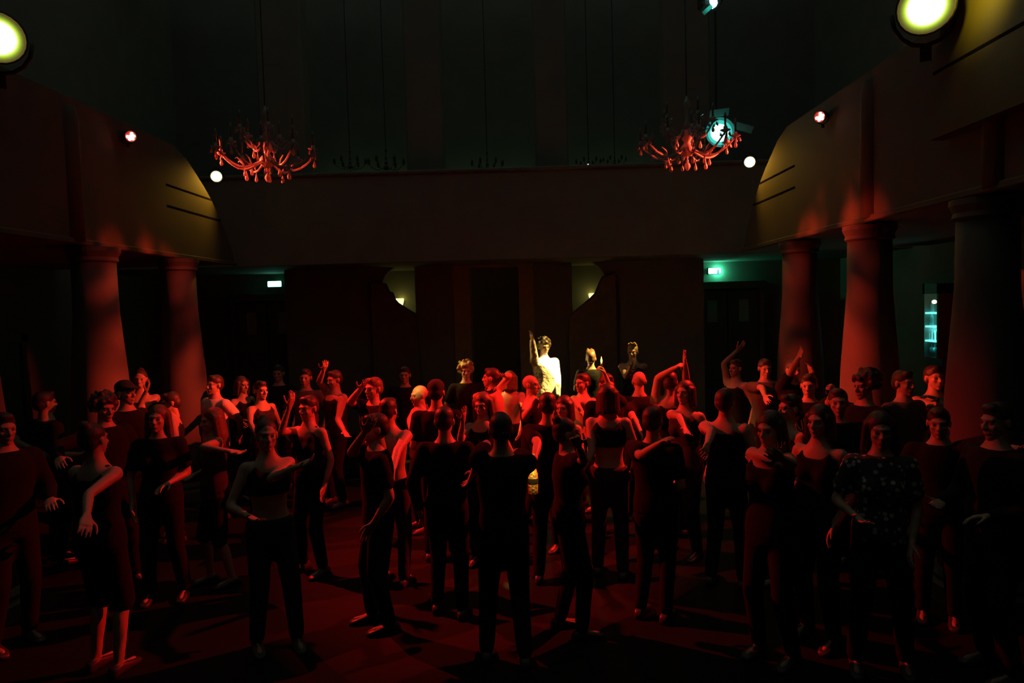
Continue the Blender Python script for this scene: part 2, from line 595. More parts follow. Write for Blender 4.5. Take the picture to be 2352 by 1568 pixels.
# red LED cans
for s, px in ((-1, (300, 313)), (1, (1883, 268))):
    c = atX(*px, s * (XF - .13))
    t, tip = can_lamp('led_can', 'red LED can lamp above the %s balcony front' % ('left' if s < 0 else 'right'), 'stage lamp', c, tuple(CAM + np.array([s * -1.0, 3.0, 0])), .062, 'red', G_CAN, 1)
    spot('red_beam', tip, (-s * -.4, 7.3, 1.4), P_RED, (1.0, .013, .008), 58, .85, .04)
    ch = atY(585, 352, 8.0) if s < 0 else atY(1622, 325, 8.0)
    spot('red_spill', tip, tuple(ch + np.array([s * .22, 0, -.10])), P_RED_SPILL, (1.0, .05, .018), 23, .6, .03)
# warm spotlights: near pair and far pair
for s, px, nm in ((-1, (-6, 86), 'near'), (1, (2127, 16), 'near'), (-1, (497, 405), 'far'), (1, (1722, 372), 'far')):
    near = nm == 'near'
    c = atX(*px, s * (XF - (.12 if near else .10)))
    r = .185 if near else .082
    if near:
        c = atX(*px, s * (XF - .45))
    side = 'left' if s < 0 else 'right'
    lab = ('large glaring warm spotlight at the upper %s picture edge' % side) if near else ('small round warm lamp beyond the swooping end of the %s balcony' % side)
    t, tip = can_lamp('spotlight', lab, 'stage lamp', c, tuple(CAM + np.array([0, 0, .3])), r, 'warm', G_CAN, 1 if near else -1)
    point('lamp_glow', tip, .8 if near else .3, (1.0, .72, .12), .05)
    if near:
        spot('warm_spill', c + np.array([-s * .1, -.35, .05]), (s * XF, 5.2, 4.75), P_WARM_EDGE, (1.0, .72, .02), 100, 1, .04)
    else:
        # light spilling sideways from the far lamps over the curved end of the balcony front
        spot('warm_spill', c + np.array([-s * .17, -.02, .02]), (s * XF, 10.15, 4.35), P_WARM_FAR, (1.0, .50, .035), 110, .8, .03)
        # high back light along the hall: touches the tops of heads
        spot('warm_back_light', tip, (1.5, 10.5, 1.85) if s > 0 else (.2, 9.6, 1.7), 6000 if s > 0 else 1500, (1.0, .58, .12), 24, 1, .04)
# two added spotlights, unseen above the stage, to light the shirt and bald crown
for x, y, z, tgt, pw, size, lab in ((5.6, 2.8, 7.2, atY(1260, 866, 10.6), P_SHIRT_SPOT, 3.7, 'added unseen spotlight above the stage, lighting the white-gold shirt'), (-2.6, 2.8, 6.9, atY(956, 893, 7.75), 4000, 1.7, 'added unseen spotlight above the stage, lighting the bald crown')):
    c = np.array([x, y, z])
    t, tip = can_lamp('spotlight', lab, 'stage lamp', c, tuple(tgt), .12, 'warm', G_CAN, 1)
    part('hanging_rod', MB().tube([c + np.array([0, 0, .1]), (x, y, 9.2)], .015, 6), M['black_metal'], t)
    spot('warm_beam', tip, tgt, pw, (1.0, .80, .38) if x > 0 else (1.0, .52, .10), size, .35, .03)
struct('trim_4', MB().box((-7.1, 2.65, 9.1), (7.1, 2.95, 9.4)), M['dark_wood'])
# cyan lamp behind the right chandelier and the one at the top edge of the picture
cc = atY(1653, 305, 9.4)
t = thing('cyan_lamp', 'cyan stage lamp shining behind the right chandelier', 'stage lamp', cc, G_CAN)
part('lens', MB().ell(cc, (.13, .03, .12), 20, 9), M['cyan_core'], t, True)
part('housing', MB().lathe([(.20, 0), (.22, .05), (.15, .25), (.06, .3)], cc + np.array([0, .02, 0]), 20, (0, 1, 0)), M['black_metal'], t, True)
part('halo_ring', MB().lathe([(.12, .0), (.165, .01)], cc + np.array([0, -.005, 0]), 24, (0, -1, 0), False), M['cyan_ring'], t, True)
part('halo_ring', MB().lathe([(.165, .01), (.20, .03)], cc + np.array([0, -.005, 0]), 24, (0, -1, 0), False), M['cyan_ring2'], t, True)
part('flap', MB().obox(cc + np.array([.30, -.05, .05]), (unit((.8, -.3, -.35)), unit((.3, .8, 0)), unit((.35, 0, .8))), (.13, .004, .05)), M['cyan_flap'], t)
part('flap', MB().obox(cc + np.array([-.02, -.06, .25]), (unit((1, 0, .1)), unit((0, 1, .5)), unit((0, -.5, 1))), (.13, .004, .05)), M['cyan_flap'], t)
part('hanging_rod', MB().tube([cc + np.array([0, .15, .1]), cc + np.array([0, .15, 3.0])], .015, 6), M['black_metal'], t)
point('cyan_glow', cc + np.array([0, -.14, 0]), .5, (.1, 1.0, .8), .08)
cc = atY(1640, 3, 8.0)
t = thing('cyan_lamp', 'cyan barn-door lamp cut by the top picture edge', 'stage lamp', cc, G_CAN)
part('lens', MB().prism([(cc[0] - .05, cc[2] + .12), (cc[0] - .042, cc[2]), (cc[0] - .014, cc[2] - .075), (cc[0] + .03, cc[2] - .048), (cc[0] + .042, cc[2] - .02), (cc[0] + .02, cc[2] + .12)], 'y', cc[1], cc[1] + .03), M['cyan_core'], t)
part('barn_door', MB().obox(cc + np.array([-.085, -.03, -.105]), (unit((1, 0, .85)), unit((0, 1, .2)), unit((-.8, -.2, 1))), (.065, .003, .022)), M['cyan_flap'], t)
part('housing', MB().box(cc + np.array([-.12, .05, .0]), cc + np.array([.12, .3, .28]), .03), M['black_metal'], t)
part('hanging_rod', MB().tube([cc + np.array([0, .17, .25]), cc + np.array([0, .17, 2.5])], .02, 6), M['black_metal'], t)
point('cyan_glow', cc + np.array([-.05, -.10, -.08]), .35, (.1, 1.0, .8), .02)

# exit signs
for s, px, sz, yy in ((-1, (631, 652), (.28, .115), 13.95), (1, (1641, 622), (.25, .12), 13.95)):
    c = atY(*px, yy)
    side = 'left' if s < 0 else 'right'
    t = thing('exit_sign', 'glowing green-white exit sign above the %s rear door' % side, 'exit sign', c - np.array([0, 0, sz[1] / 2]), 'exit signs over the rear doors')
    part('face', MB().box(c - np.array([sz[0] / 2, .03, sz[1] / 2]), c + np.array([sz[0] / 2, 0, sz[1] / 2]), .012), M['exit_face'], t)
    part('casing', MB().box(c + np.array([-sz[0] / 2 - .01, 0, -sz[1] / 2 - .01]), c + np.array([sz[0] / 2 + .01, .06, sz[1] / 2 + .01]), .01), M['black_metal'], t)
    part('bracket', MB().box(c + np.array([-.03, .06, -.03]), c + np.array([.03, .24, .03])), M['black_metal'], t)
    if s > 0:
        part('pictogram', MB().prism([(c[0] + .045, c[2] - .066), (c[0] + .058, c[2] + .03), (c[0] + .075, c[2] + .03), (c[0] + .08, c[2] - .066)], 'y', c[1] - .035, c[1] - .029), M['exit_dark'], t)
    point('exit_glow', c + (np.array([.13, .19, .0]) if s > 0 else np.array([.0, .19, .03])), P_EXIT_R if s > 0 else P_EXIT_L, (.08, 1.0, .52), .03)

# sconces in the alcoves
for s, px in ((-1, (918, 692)), (1, (1362, 680))):
    c = atY(*px, 13.9)
    side = 'left' if s < 0 else 'right'
    t = thing('wall_sconce', 'small yellow wall lamp glowing inside the %s alcove' % side, 'wall lamp', c, 'alcove wall lamps')
    part('shade', MB().lathe([(.02, -.11), (.06, -.08), (.085, 0), (.09, .05), (.075, .06)], c, 20), M['sconce_glass'], t, True)
    part('wall_plate', MB().lathe([(.05, 0), (.05, .02), (.03, .03)], (c[0], 14.2, c[2]), 16, (0, -1, 0)), M['brass'], t)
    part('arm', MB().tube([(c[0], 14.18, c[2]), (c[0], 14.05, c[2] - .12), (c[0], c[1], c[2] - .11)], .01, 6), M['brass'], t, True)
    point('sconce_glow', (c[0], 14.14, c[2] + .05), P_SCONCE, (1.0, .80, .10), .05)

# green tubes behind the rear balcony, washing the wall above it
for k, (x0, x1) in enumerate(((-3.9, -1.7), (-1.0, 1.0), (1.6, 3.6))):
    t = thing('tube_light', '', 'tube light', ((x0 + x1) / 2, 15.2, 5.0), 'tube lights behind the rear balcony')
    t['label'] = ['left', 'middle', 'right'][k] + ' faint green tube light along the wall behind the rear balcony'
    part('tube', MB().tube([(x0, 15.2, 5.12), (x1, 15.2, 5.12)], .03, 10), M['green_tube'], t, True)
    part('batten', MB().box((x0 - .05, 15.17, 5.0), (x1 + .05, 15.4, 5.07)), M['black_metal'], t)

tag(obj('indicator_lamp', MB().cone(atY(1347, 384, 11.7), atY(1351, 377, 11.7), .008, .008, 8), M['white_dot'], None, True), 'tiny white indicator light on the rear balcony rail', 'light')

# ------------------------------------------------------------------ slim lit shelf cabinet at the right wall
c0 = atX(2137, 740, 6.62)
yc = c0[1]
sc = thing('shelf_cabinet', 'slim glowing cyan bottle cabinet between the right columns', 'cabinet', (6.62, yc, 0))
zz = [atX(2137, y, 6.62)[2] for y in (690, 719, 750, 783, 803)]
hw = .14
part('body', MB().box((6.68, yc - hw - .06, 0), (7.09, yc + hw + .06, zz[4] - .12)).box((6.85, yc - hw - .06, zz[4] - .12), (7.09, yc + hw + .06, zz[0] + .25))
     .box((6.62, yc - hw - .06, zz[4] - .12), (6.86, yc - hw - .015, zz[0] + .25)).box((6.62, yc + hw + .015, zz[4] - .12), (6.86, yc + hw + .06, zz[0] + .25)).box((6.62, yc - hw - .06, zz[0] + .1), (6.86, yc + hw + .06, zz[0] + .25)), M['dark_wood'], sc)
part('back_panel', MB().box((6.835, yc - hw, zz[2] + .02), (6.85, yc + hw, zz[1] - .02)), M['cyan_panel'], sc)
part('back_panel', MB().box((6.835, yc - hw, zz[3] + .015), (6.85, yc + hw, zz[2] - .02)), M['cyan_bright'], sc)
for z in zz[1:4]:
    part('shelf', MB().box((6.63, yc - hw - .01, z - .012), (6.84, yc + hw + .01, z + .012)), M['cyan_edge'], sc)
point('cabinet_glow', (6.72, yc, (zz[2] + zz[3]) / 2 + .04), 1.5, (.05, .95, 1.0), .02)
point('cabinet_glow', (6.66, yc, zz[3] - .10), .08, (.05, .95, 1.0), .02)
part('lamp', MB().ell(atX(2146, 693, 6.66), (.03, .045, .03), 10, 6), M['warm_dot'], sc, True)


def bottle(x, y, z, h, r, label, m):
    tag(obj('bottle', MB().lathe([(r * .9, 0), (r, .01), (r, h * .55), (r * .8, h * .66), (r * .35, h * .76), (r * .33, h * .97), (r * .38, h)], (x, y, z), 14), M[m], None, True), label, 'bottle', 'bottles in the lit cabinet')


bottle(6.70, yc + .09, zz[1] + .013, .19, .03, 'tall bottle on the top shelf of the cyan cabinet', 'cyan_bottle')
bottle(6.70, yc + .10, zz[2] + .013, .21, .03, 'bottle on the middle shelf of the cyan cabinet', 'cyan_bottle')
for k, (dy, h) in enumerate(((-.08, .19), (-.02, .20), (.05, .20), (.11, .17))):
    bottle(6.70, yc + dy, zz[3] + .013, h, .026, ['rightmost', 'third', 'second', 'leftmost'][k] + ' bottle on the bright bottom shelf of the cyan cabinet', 'cyan_bottle')
part('glass_rack', MB().box((6.66, yc - hw, zz[3] - .03), (6.8, yc + hw, zz[3] - .02)), M['black_metal'], sc)
for k, dy in enumerate((-.08, .02, .11)):
    part('hanging_glass', MB().lathe([(.03, 0), (.028, .004), (.005, .01), (.005, -.06), (.028, -.08), (.03, -.13 - .02 * (k == 1)), (.024, -.15 - .02 * (k == 1))], (6.70, yc + dy, zz[3] - .03), 12), M['cyan_bottle'], sc, True)


# ------------------------------------------------------------------ chandeliers
def chandelier(c, R, label, group, arms=10, detail=True, top=9.1, seed=0):
    """c: lowest point of the finial; R: arm radius"""
    rnd = random.Random(seed)
    c = np.asarray(c, float)
    t = thing('chandelier', label, 'chandelier', c, group)
    k = R / .5
    cr, ca = (M['crystal'], M['candle']) if detail else (M['shade'], M['shade'])
    part('finial', MB().lathe([(.004 * k, 0), (.022 * k, .02 * k), (.034 * k, .045 * k), (.028 * k, .07 * k), (.010 * k, .09 * k), (.016 * k, .105 * k), (.008 * k, .12 * k), (.012 * k, .15 * k)], c, 16) if detail else
         MB().lathe([(.004 * k, 0), (.03 * k, .04 * k), (.01 * k, .09 * k), (.012 * k, .15 * k)], c, 10), cr, t, True)
    part('bowl', MB().lathe([(.012 * k, .15 * k), (.05 * k, .165 * k), (.085 * k, .21 * k), (.075 * k, .25 * k), (.045 * k, .28 * k), (.03 * k, .31 * k), (.06 * k, .34 * k), (.035 * k, .38 * k), (.025 * k, .44 * k)], c, 20 if detail else 10), cr, t, True)
    part('stem', MB().lathe([(.025 * k, .44 * k), (.04 * k, .48 * k), (.02 * k, .53 * k), (.018 * k, .66 * k), (.045 * k, .70 * k), (.02 * k, .76 * k), (.008 * k, .8 * k)], c, 16 if detail else 8), cr, t, True)
    part('chain', MB().tube([c + np.array([0, 0, .79 * k]), (c[0], c[1], top)], .008, 6), M['black_metal'], t)

    def drop(mbx, p, s):
        s = s * k
        mbx.lathe([(.0015 * s, 0), (.002 * s, -.02 * s), (.006 * s, -.035 * s), (.0135 * s, -.06 * s), (.011 * s, -.072 * s), (.003 * s, -.078 * s)], p, 8)
    tiers = [(arms, R, .30, .0)] + ([(max(4, arms // 2), R * .55, .50, .3)] if detail else [])
    for n, rr, zt, ph in tiers:
        for i in range(n):
            a = 2 * pi * (i + .5 * ph) / n + .2 + seed
            u = np.array([cos(a), sin(a), 0])
            pts = []
            for q in np.linspace(0, 1, 11):
                rad = .05 * k + (rr - .05 * k) * q
                z = (zt - .07 - .09 * sin(q * pi * 1.08) + .06 * q ** 3) * k
                pts.append(c + u * rad + np.array([0, 0, z]))
            arm = part('arm', MB().tube(pts, [.013 * k - .004 * k * q for q in np.linspace(0, 1, 11)], 7 if detail else 5), cr, t, True)
            e = pts[-1]
            part('cup', MB().lathe([(.008 * k, -.015 * k), (.03 * k, .0), (.055 * k, .014 * k), (.05 * k, .018 * k), (.018 * k, .012 * k), (.02 * k, .05 * k), (.012 * k, .055 * k)], e, 14 if detail else 8), cr, arm, True)
            part('candle', MB().lathe([(.011 * k, .05 * k), (.011 * k, .13 * k), (.016 * k, .145 * k), (.013 * k, .175 * k), (.003 * k, .20 * k)], e, 10) if detail else
                 MB().lathe([(.03 * k, .05 * k), (.05 * k, .06 * k), (.035 * k, .17 * k), (.01 * k, .18 * k)], e, 8), ca, arm, True)
            if detail:
                mb = MB()
                drop(mb, e + np.array([0, 0, -.01]), 1.25 + .2 * rnd.random())
                part('drop', mb, cr, arm, True)
                mb = MB()
                for q in range(6):
                    b = q * pi / 3
                    drop(mb, e + np.array([cos(b) * .05 * k, sin(b) * .05 * k, .01]), .75)
                part('fringe', mb, cr, arm, True)['kind'] = 'stuff'
                low = min(pts, key=lambda p: p[2])
                mb = MB()
                drop(mb, low, 1.3 + .3 * rnd.random())
                part('drop', mb, cr, arm, True)
                # leaf ornament curling over the arm
                part('leaf', MB().tube([pts[4], pts[4] + u * .03 + np.array([0, 0, .06]), pts[4] + u * .08 + np.array([0, 0, .10]), pts[4] + u * .10 + np.array([0, 0, .085])], [.006, .009, .006, .002], 6), cr, arm, True)
    return t


GCH = 'large glass chandeliers over the dance floor'
chandelier(atY(616, 419, 8.0), .55, 'red-lit glass chandelier hanging on the left', GCH, seed=1)
chandelier(atY(1579, 392, 8.0), .53, 'glass chandelier on the right with cyan glow behind it', GCH, seed=2)
GSM = 'small dark chandeliers above the rear balcony'
for i, (px, py, R, lab) in enumerate(((805, 398, .30, 'leftmost'), (888, 402, .34, 'second from the left, left of the inner left pier,'), (1120, 402, .30, 'middle'), (1352, 392, .24, 'right of the inner right pier,'), (1412, 386, .22, 'rightmost'))):
    chandelier(atY(px, py, 13.6), R, '%s small dark chandelier silhouette above the rear balcony' % lab if i in (0, 2, 4) else 'small dark chandelier above the rear balcony, %s' % ('left of the inner left pier' if i == 1 else 'just right of the inner right pier'), GSM, arms=6, detail=False, seed=i)

# ------------------------------------------------------------------ people
REM = []                                        # meshes waiting for the voxel union


def remesh_all(jobs):
    """jobs: list of (MB, voxel, smooth iterations) -> list of (V, F)"""
    tmp = []
    for mbx, vox, it in jobs:
        me = mesh_from('tmp', mbx.verts(), mbx.F, [], False)
        fix_normals(me)
        o = bpy.data.objects.new('tmp', me)
        COL.objects.link(o)
        r = o.modifiers.new('r', 'REMESH')
        r.mode = 'VOXEL'
        r.voxel_size = vox
        s = o.modifiers.new('s', 'SMOOTH')
        s.factor = .5
        s.iterations = it
        tmp.append(o)
    dg = bpy.context.evaluated_depsgraph_get()
    dg.update()
    out = []
    for o in tmp:
        e = o.evaluated_get(dg)
        me = e.to_mesh()
        V = np.empty(len(me.vertices) * 3, np.float32)
        me.vertices.foreach_get('co', V)
        L = np.empty(len(me.loops), np.int32)
        me.loops.foreach_get('vertex_index', L)
        S = np.empty(len(me.polygons), np.int32)
        me.polygons.foreach_get('loop_start', S)
        T = np.empty(len(me.polygons), np.int32)
        me.polygons.foreach_get('loop_total', T)
        L = L.tolist()
        F = [tuple(L[a:a + b]) for a, b in zip(S.tolist(), T.tolist())]
        out.append((V.reshape(-1, 3).astype(float), F))
        e.to_mesh_clear()
    for o in tmp:
        me = o.data
        bpy.data.objects.remove(o)
        bpy.data.meshes.remove(me)
    return out


def head_mb():
    h = MB()
    h.ell((0, .014, .03), (.075, .093, .087), 20, 12)
    h.ell((0, -.028, -.03), (.062, .060, .085), 18, 10)
    h.ell((0, -.035, -.075), (.047, .048, .038), 16, 8)
    h.ell((0, -.070, -.098), (.022, .018, .017), 10, 6)
    h.cone((0, -.088, .008), (0, -.106, -.027), .008, .013, 10)
    for s in (-1, 1):
        h.ell((s * .012, -.096, -.033), .009, 8, 5)
        h.cone((s * .006, -.086, .024), (s * .042, -.072, .026), .011, .009, 8)
        h.ell((s * .036, -.066, -.022), (.021, .018, .019), 10, 6)
        h.ell((s * .077, .012, -.004), (.011, .020, .032), 10, 7)
        h.cone((0, -.091, -.057), (s * .02, -.084, -.060), .0075, .005, 8)
        h.cone((0, -.090, -.069), (s * .018, -.083, -.066), .0085, .005, 8)
    h.cone((0, .018, -.165), (0, .006, -.05), .053, .052, 14)
    return h


def hand_mb(curl, spread, thumb):
    h = MB()
    ex, ey, ez = np.eye(3)
    h.loft([(ez * z, ex, ey, a, b) for z, a, b in ((-.03, .026, .021), (0, .029, .02), (.03, .038, .017), (.065, .041, .016), (.09, .038, .012))], 14, 2.6)
    for i, (x, L) in enumerate(((.030, .074), (.0105, .083), (-.0095, .077), (-.029, .060))):
        p = np.array([x, 0, .083])
        d = unit((spread * (1.4 - i) * .1, 0, 1))
        for q, fr in enumerate((.44, .31, .25)):
            a = radians(curl * (1 + .25 * (q == 1)) * (q + 1) * .75)
            dd = unit(d * cos(a) - ey * sin(a))
            e = p + dd * L * fr
            h.cone(p, e, .0092 - .0009 * q, .0085 - .0012 * q, 8)
            p = e
    p = np.array([.028, -.004, .022])
    for q, (d, L) in enumerate(((unit((.75, -.25, .65)), .042), (unit((.55 - thumb, -.3 - thumb, .8)), .03), (unit((.3 - thumb * 1.5, -.3 - thumb, .9)), .026))):
        e = p + d * L
        h.cone(p, e, .0125 - .0015 * q, .011 - .0018 * q, 8)
        p = e
    return h


def hair_mb(style):
    h = MB()
    if style == 'short':
        h.ell((0, .020, .045), (.082, .096, .086), 18, 10)
        h.ell((0, .05, .0), (.076, .07, .075), 16, 8)
        h.ell((0, -.045, .095), (.055, .04, .032), 12, 7)
    elif style == 'quiff':
        h.ell((0, .020, .048), (.082, .096, .086), 18, 10)
        h.ell((0, .045, .005), (.074, .07, .07), 16, 8)
        for k in range(7):
            x = -.05 + k * .0167
            h.cone((x, .02, .105), (x * 1.15 + .01, -.075 + .01 * (k % 2), .135 + .012 * (k % 3)), .022, .010, 8)
    elif style == 'bob':
        h.ell((0, .022, .042), (.086, .098, .090), 18, 10)
        for a in range(-6, 7):
            t = radians(90 + a * 19)
            x, y = cos(t) * .088, .012 + sin(t) * .088
            h.cone((x * .9, y * .9, .04), (x * 1.1, y * 1.05 + .005, -.125 - .01 * (a % 2)), .028, .018, 8)
    elif style == 'long':
        h.ell((0, .022, .042), (.086, .098, .090), 18, 10)
        for a in range(-5, 6):
            t = radians(90 + a * 19)
            x, y = cos(t) * .088, .012 + sin(t) * .088
            h.cone((x * .9, y * .9, .04), (x * 1.1, y * 1.0 + .01, -.13), .03, .026, 8)
            h.cone((x * 1.1, y * 1.0 + .01, -.13), (x * 1.0, y * .7 + .045, -.30 - .02 * (a % 3)), .026, .012, 8)
    elif style == 'bun':
        h.ell((0, .022, .042), (.081, .095, .086), 18, 10)
        h.ell((0, .05, .0), (.074, .066, .07), 16, 8)
        h.ell((0, .075, .115), (.042, .042, .038), 12, 8)
    elif style == 'curly':
        rnd = random.Random(5)
        h.ell((0, .03, .05), (.10, .105, .10), 18, 10)
        for k in range(46):
            z = rnd.uniform(-.6, 1)
            a = rnd.uniform(0, 2 * pi)
            q = sqrt(1 - z * z)
            p = np.array([q * cos(a) * .11, q * sin(a) * .11 + .035, .05 + z * .105])
            if p[1] < -.03 and p[2] < .07:
                continue
            h.ell(p, .026, 8, 5)
    elif style == 'cap':
        h.ell((0, .012, .062), (.086, .102, .078), 20, 10)
        h.ell((0, .05, .0), (.076, .068, .07), 16, 8)
        h.loft([((0, -.06, .062), np.array([1., 0, 0]), np.array([0, 0, 1.]), .078, .010), ((0, -.11, .058), np.array([1., 0, 0]), np.array([0, 0, 1.]), .075, .009), ((0, -.165, .046), np.array([1., 0, 0]), np.array([0, 0, 1.]), .055, .008)], 14)
    elif style == 'mohawk':
        h.ell((0, .05, .0), (.074, .066, .07), 16, 8)
        h.ell((0, .020, .040), (.078, .094, .084), 18, 10)
        for k in range(8):
            t = radians(20 + k * 18)
            y, z = -cos(t) * .09 + .015, .04 + sin(t) * .085
            h.cone((0, y, z), (0, y * 1.3, z + .055), .02, .010, 8)
    return h


HAIRS = ['short', 'quiff', 'bob', 'long', 'bun', 'curly', 'cap', 'mohawk']
jobs = [(head_mb(), .0075, 3), (hand_mb(18, .6, .15), .006, 2), (hand_mb(5, 1.6, 0), .006, 2), (hand_mb(62, .2, .35), .006, 2)] + [(hair_mb(s), .011, 2) for s in HAIRS]
T = remesh_all(jobs)
HEAD = T[0]
HANDS = {'relax': T[1], 'open': T[2], 'fist': T[3]}
HAIR = dict(zip(HAIRS, T[4:]))
eyeball = MB()
for s in (-1, 1):
    eyeball.ell((s * .031, -.0715, .003), .0125, 10, 7)

SKIN = [mat('skin_%s' % n, c, .5, noise=.06, scale=30, bump=.0006, bscale=120) for n, c in (('light', (.46, .30, .22)), ('tan', (.38, .24, .17)), ('brown', (.26, .16, .11)))]
HAIRM = {'dark': mat('hair_dark', (.05, .038, .03), .45, noise=.3, scale=60, bump=.004, bscale=90), 'brown': mat('hair_brown', (.16, .09, .05), .45, noise=.3, scale=60, bump=.004, bscale=90),
         'blond': mat('hair_blond', (.42, .30, .14), .4, noise=.3, scale=60, bump=.004, bscale=90)}
CL = {'black': mat('cloth_black', (.011, .012, .011), .95, spec=.2, noise=.15, scale=20, bump=.006, bscale=14),
      'dark': mat('cloth_charcoal', (.026, .027, .026), .9, noise=.15, scale=20, bump=.006, bscale=14),
      'denim': mat('cloth_denim', (.03, .035, .05), .9, noise=.2, scale=40, bump=.005, bscale=16),
      'white': mat('cloth_white', (.62, .60, .56), .8, noise=.06, scale=14, bump=.012, bscale=11),
      'grey': mat('cloth_grey', (.10, .10, .095), .9, noise=.1, scale=20, bump=.008, bscale=13),
      'satin': mat('cloth_satin', (.86, .82, .72), .35, noise=.05, scale=8, bump=.05, bscale=13),
      'tan': mat('cloth_tan', (.36, .28, .18), .8, noise=.08, scale=14, bump=.01, bscale=12)}


def print_mat():
    m = mat('cloth_print', (.04, .04, .04), .85)
    nt = m.node_tree
    b = nt.nodes['Principled BSDF']
    tc = nt.nodes.new('ShaderNodeTexCoord')
    v = nt.nodes.new('ShaderNodeTexVoronoi')
    v.inputs['Scale'].default_value = 22
    r = nt.nodes.new('ShaderNodeValToRGB')
    r.color_ramp.elements[0].position = .28
    r.color_ramp.elements[0].color = (.55, .5, .48, 1)
    r.color_ramp.elements[1].position = .36
    r.color_ramp.elements[1].color = (.04, .04, .04, 1)
    nt.links.new(tc.outputs['Object'], v.inputs['Vector'])
    nt.links.new(v.outputs['Distance'], r.inputs['Fac'])
    nt.links.new(r.outputs['Color'], b.inputs['Base Color'])
    return m


CL['print'] = print_mat()

BODY = [(.84, .12, .10), (.90, .160, .112), (.97, .162, .113), (1.03, .15, .106), (1.10, .137, .099), (1.20, .150, .110), (1.30, .166, .120), (1.38, .168, .113), (1.435, .135, .095), (1.475, .085, .075), (1.52, .058, .06), (1.57, .055, .058)]
PEOPLE = []


def norm_len(S, px, L, sgn, depth_hint):
    """point at distance L from S that appears near pixel px"""
    d = ray(*px)
    P = CAM + d * (S[1] / d[1])
    v = P - S
    n = np.linalg.norm(v)
    if n >= L:
        return S + v / n * L
    return S + v + np.array([0, -sgn * sqrt(L * L - n * n), 0])


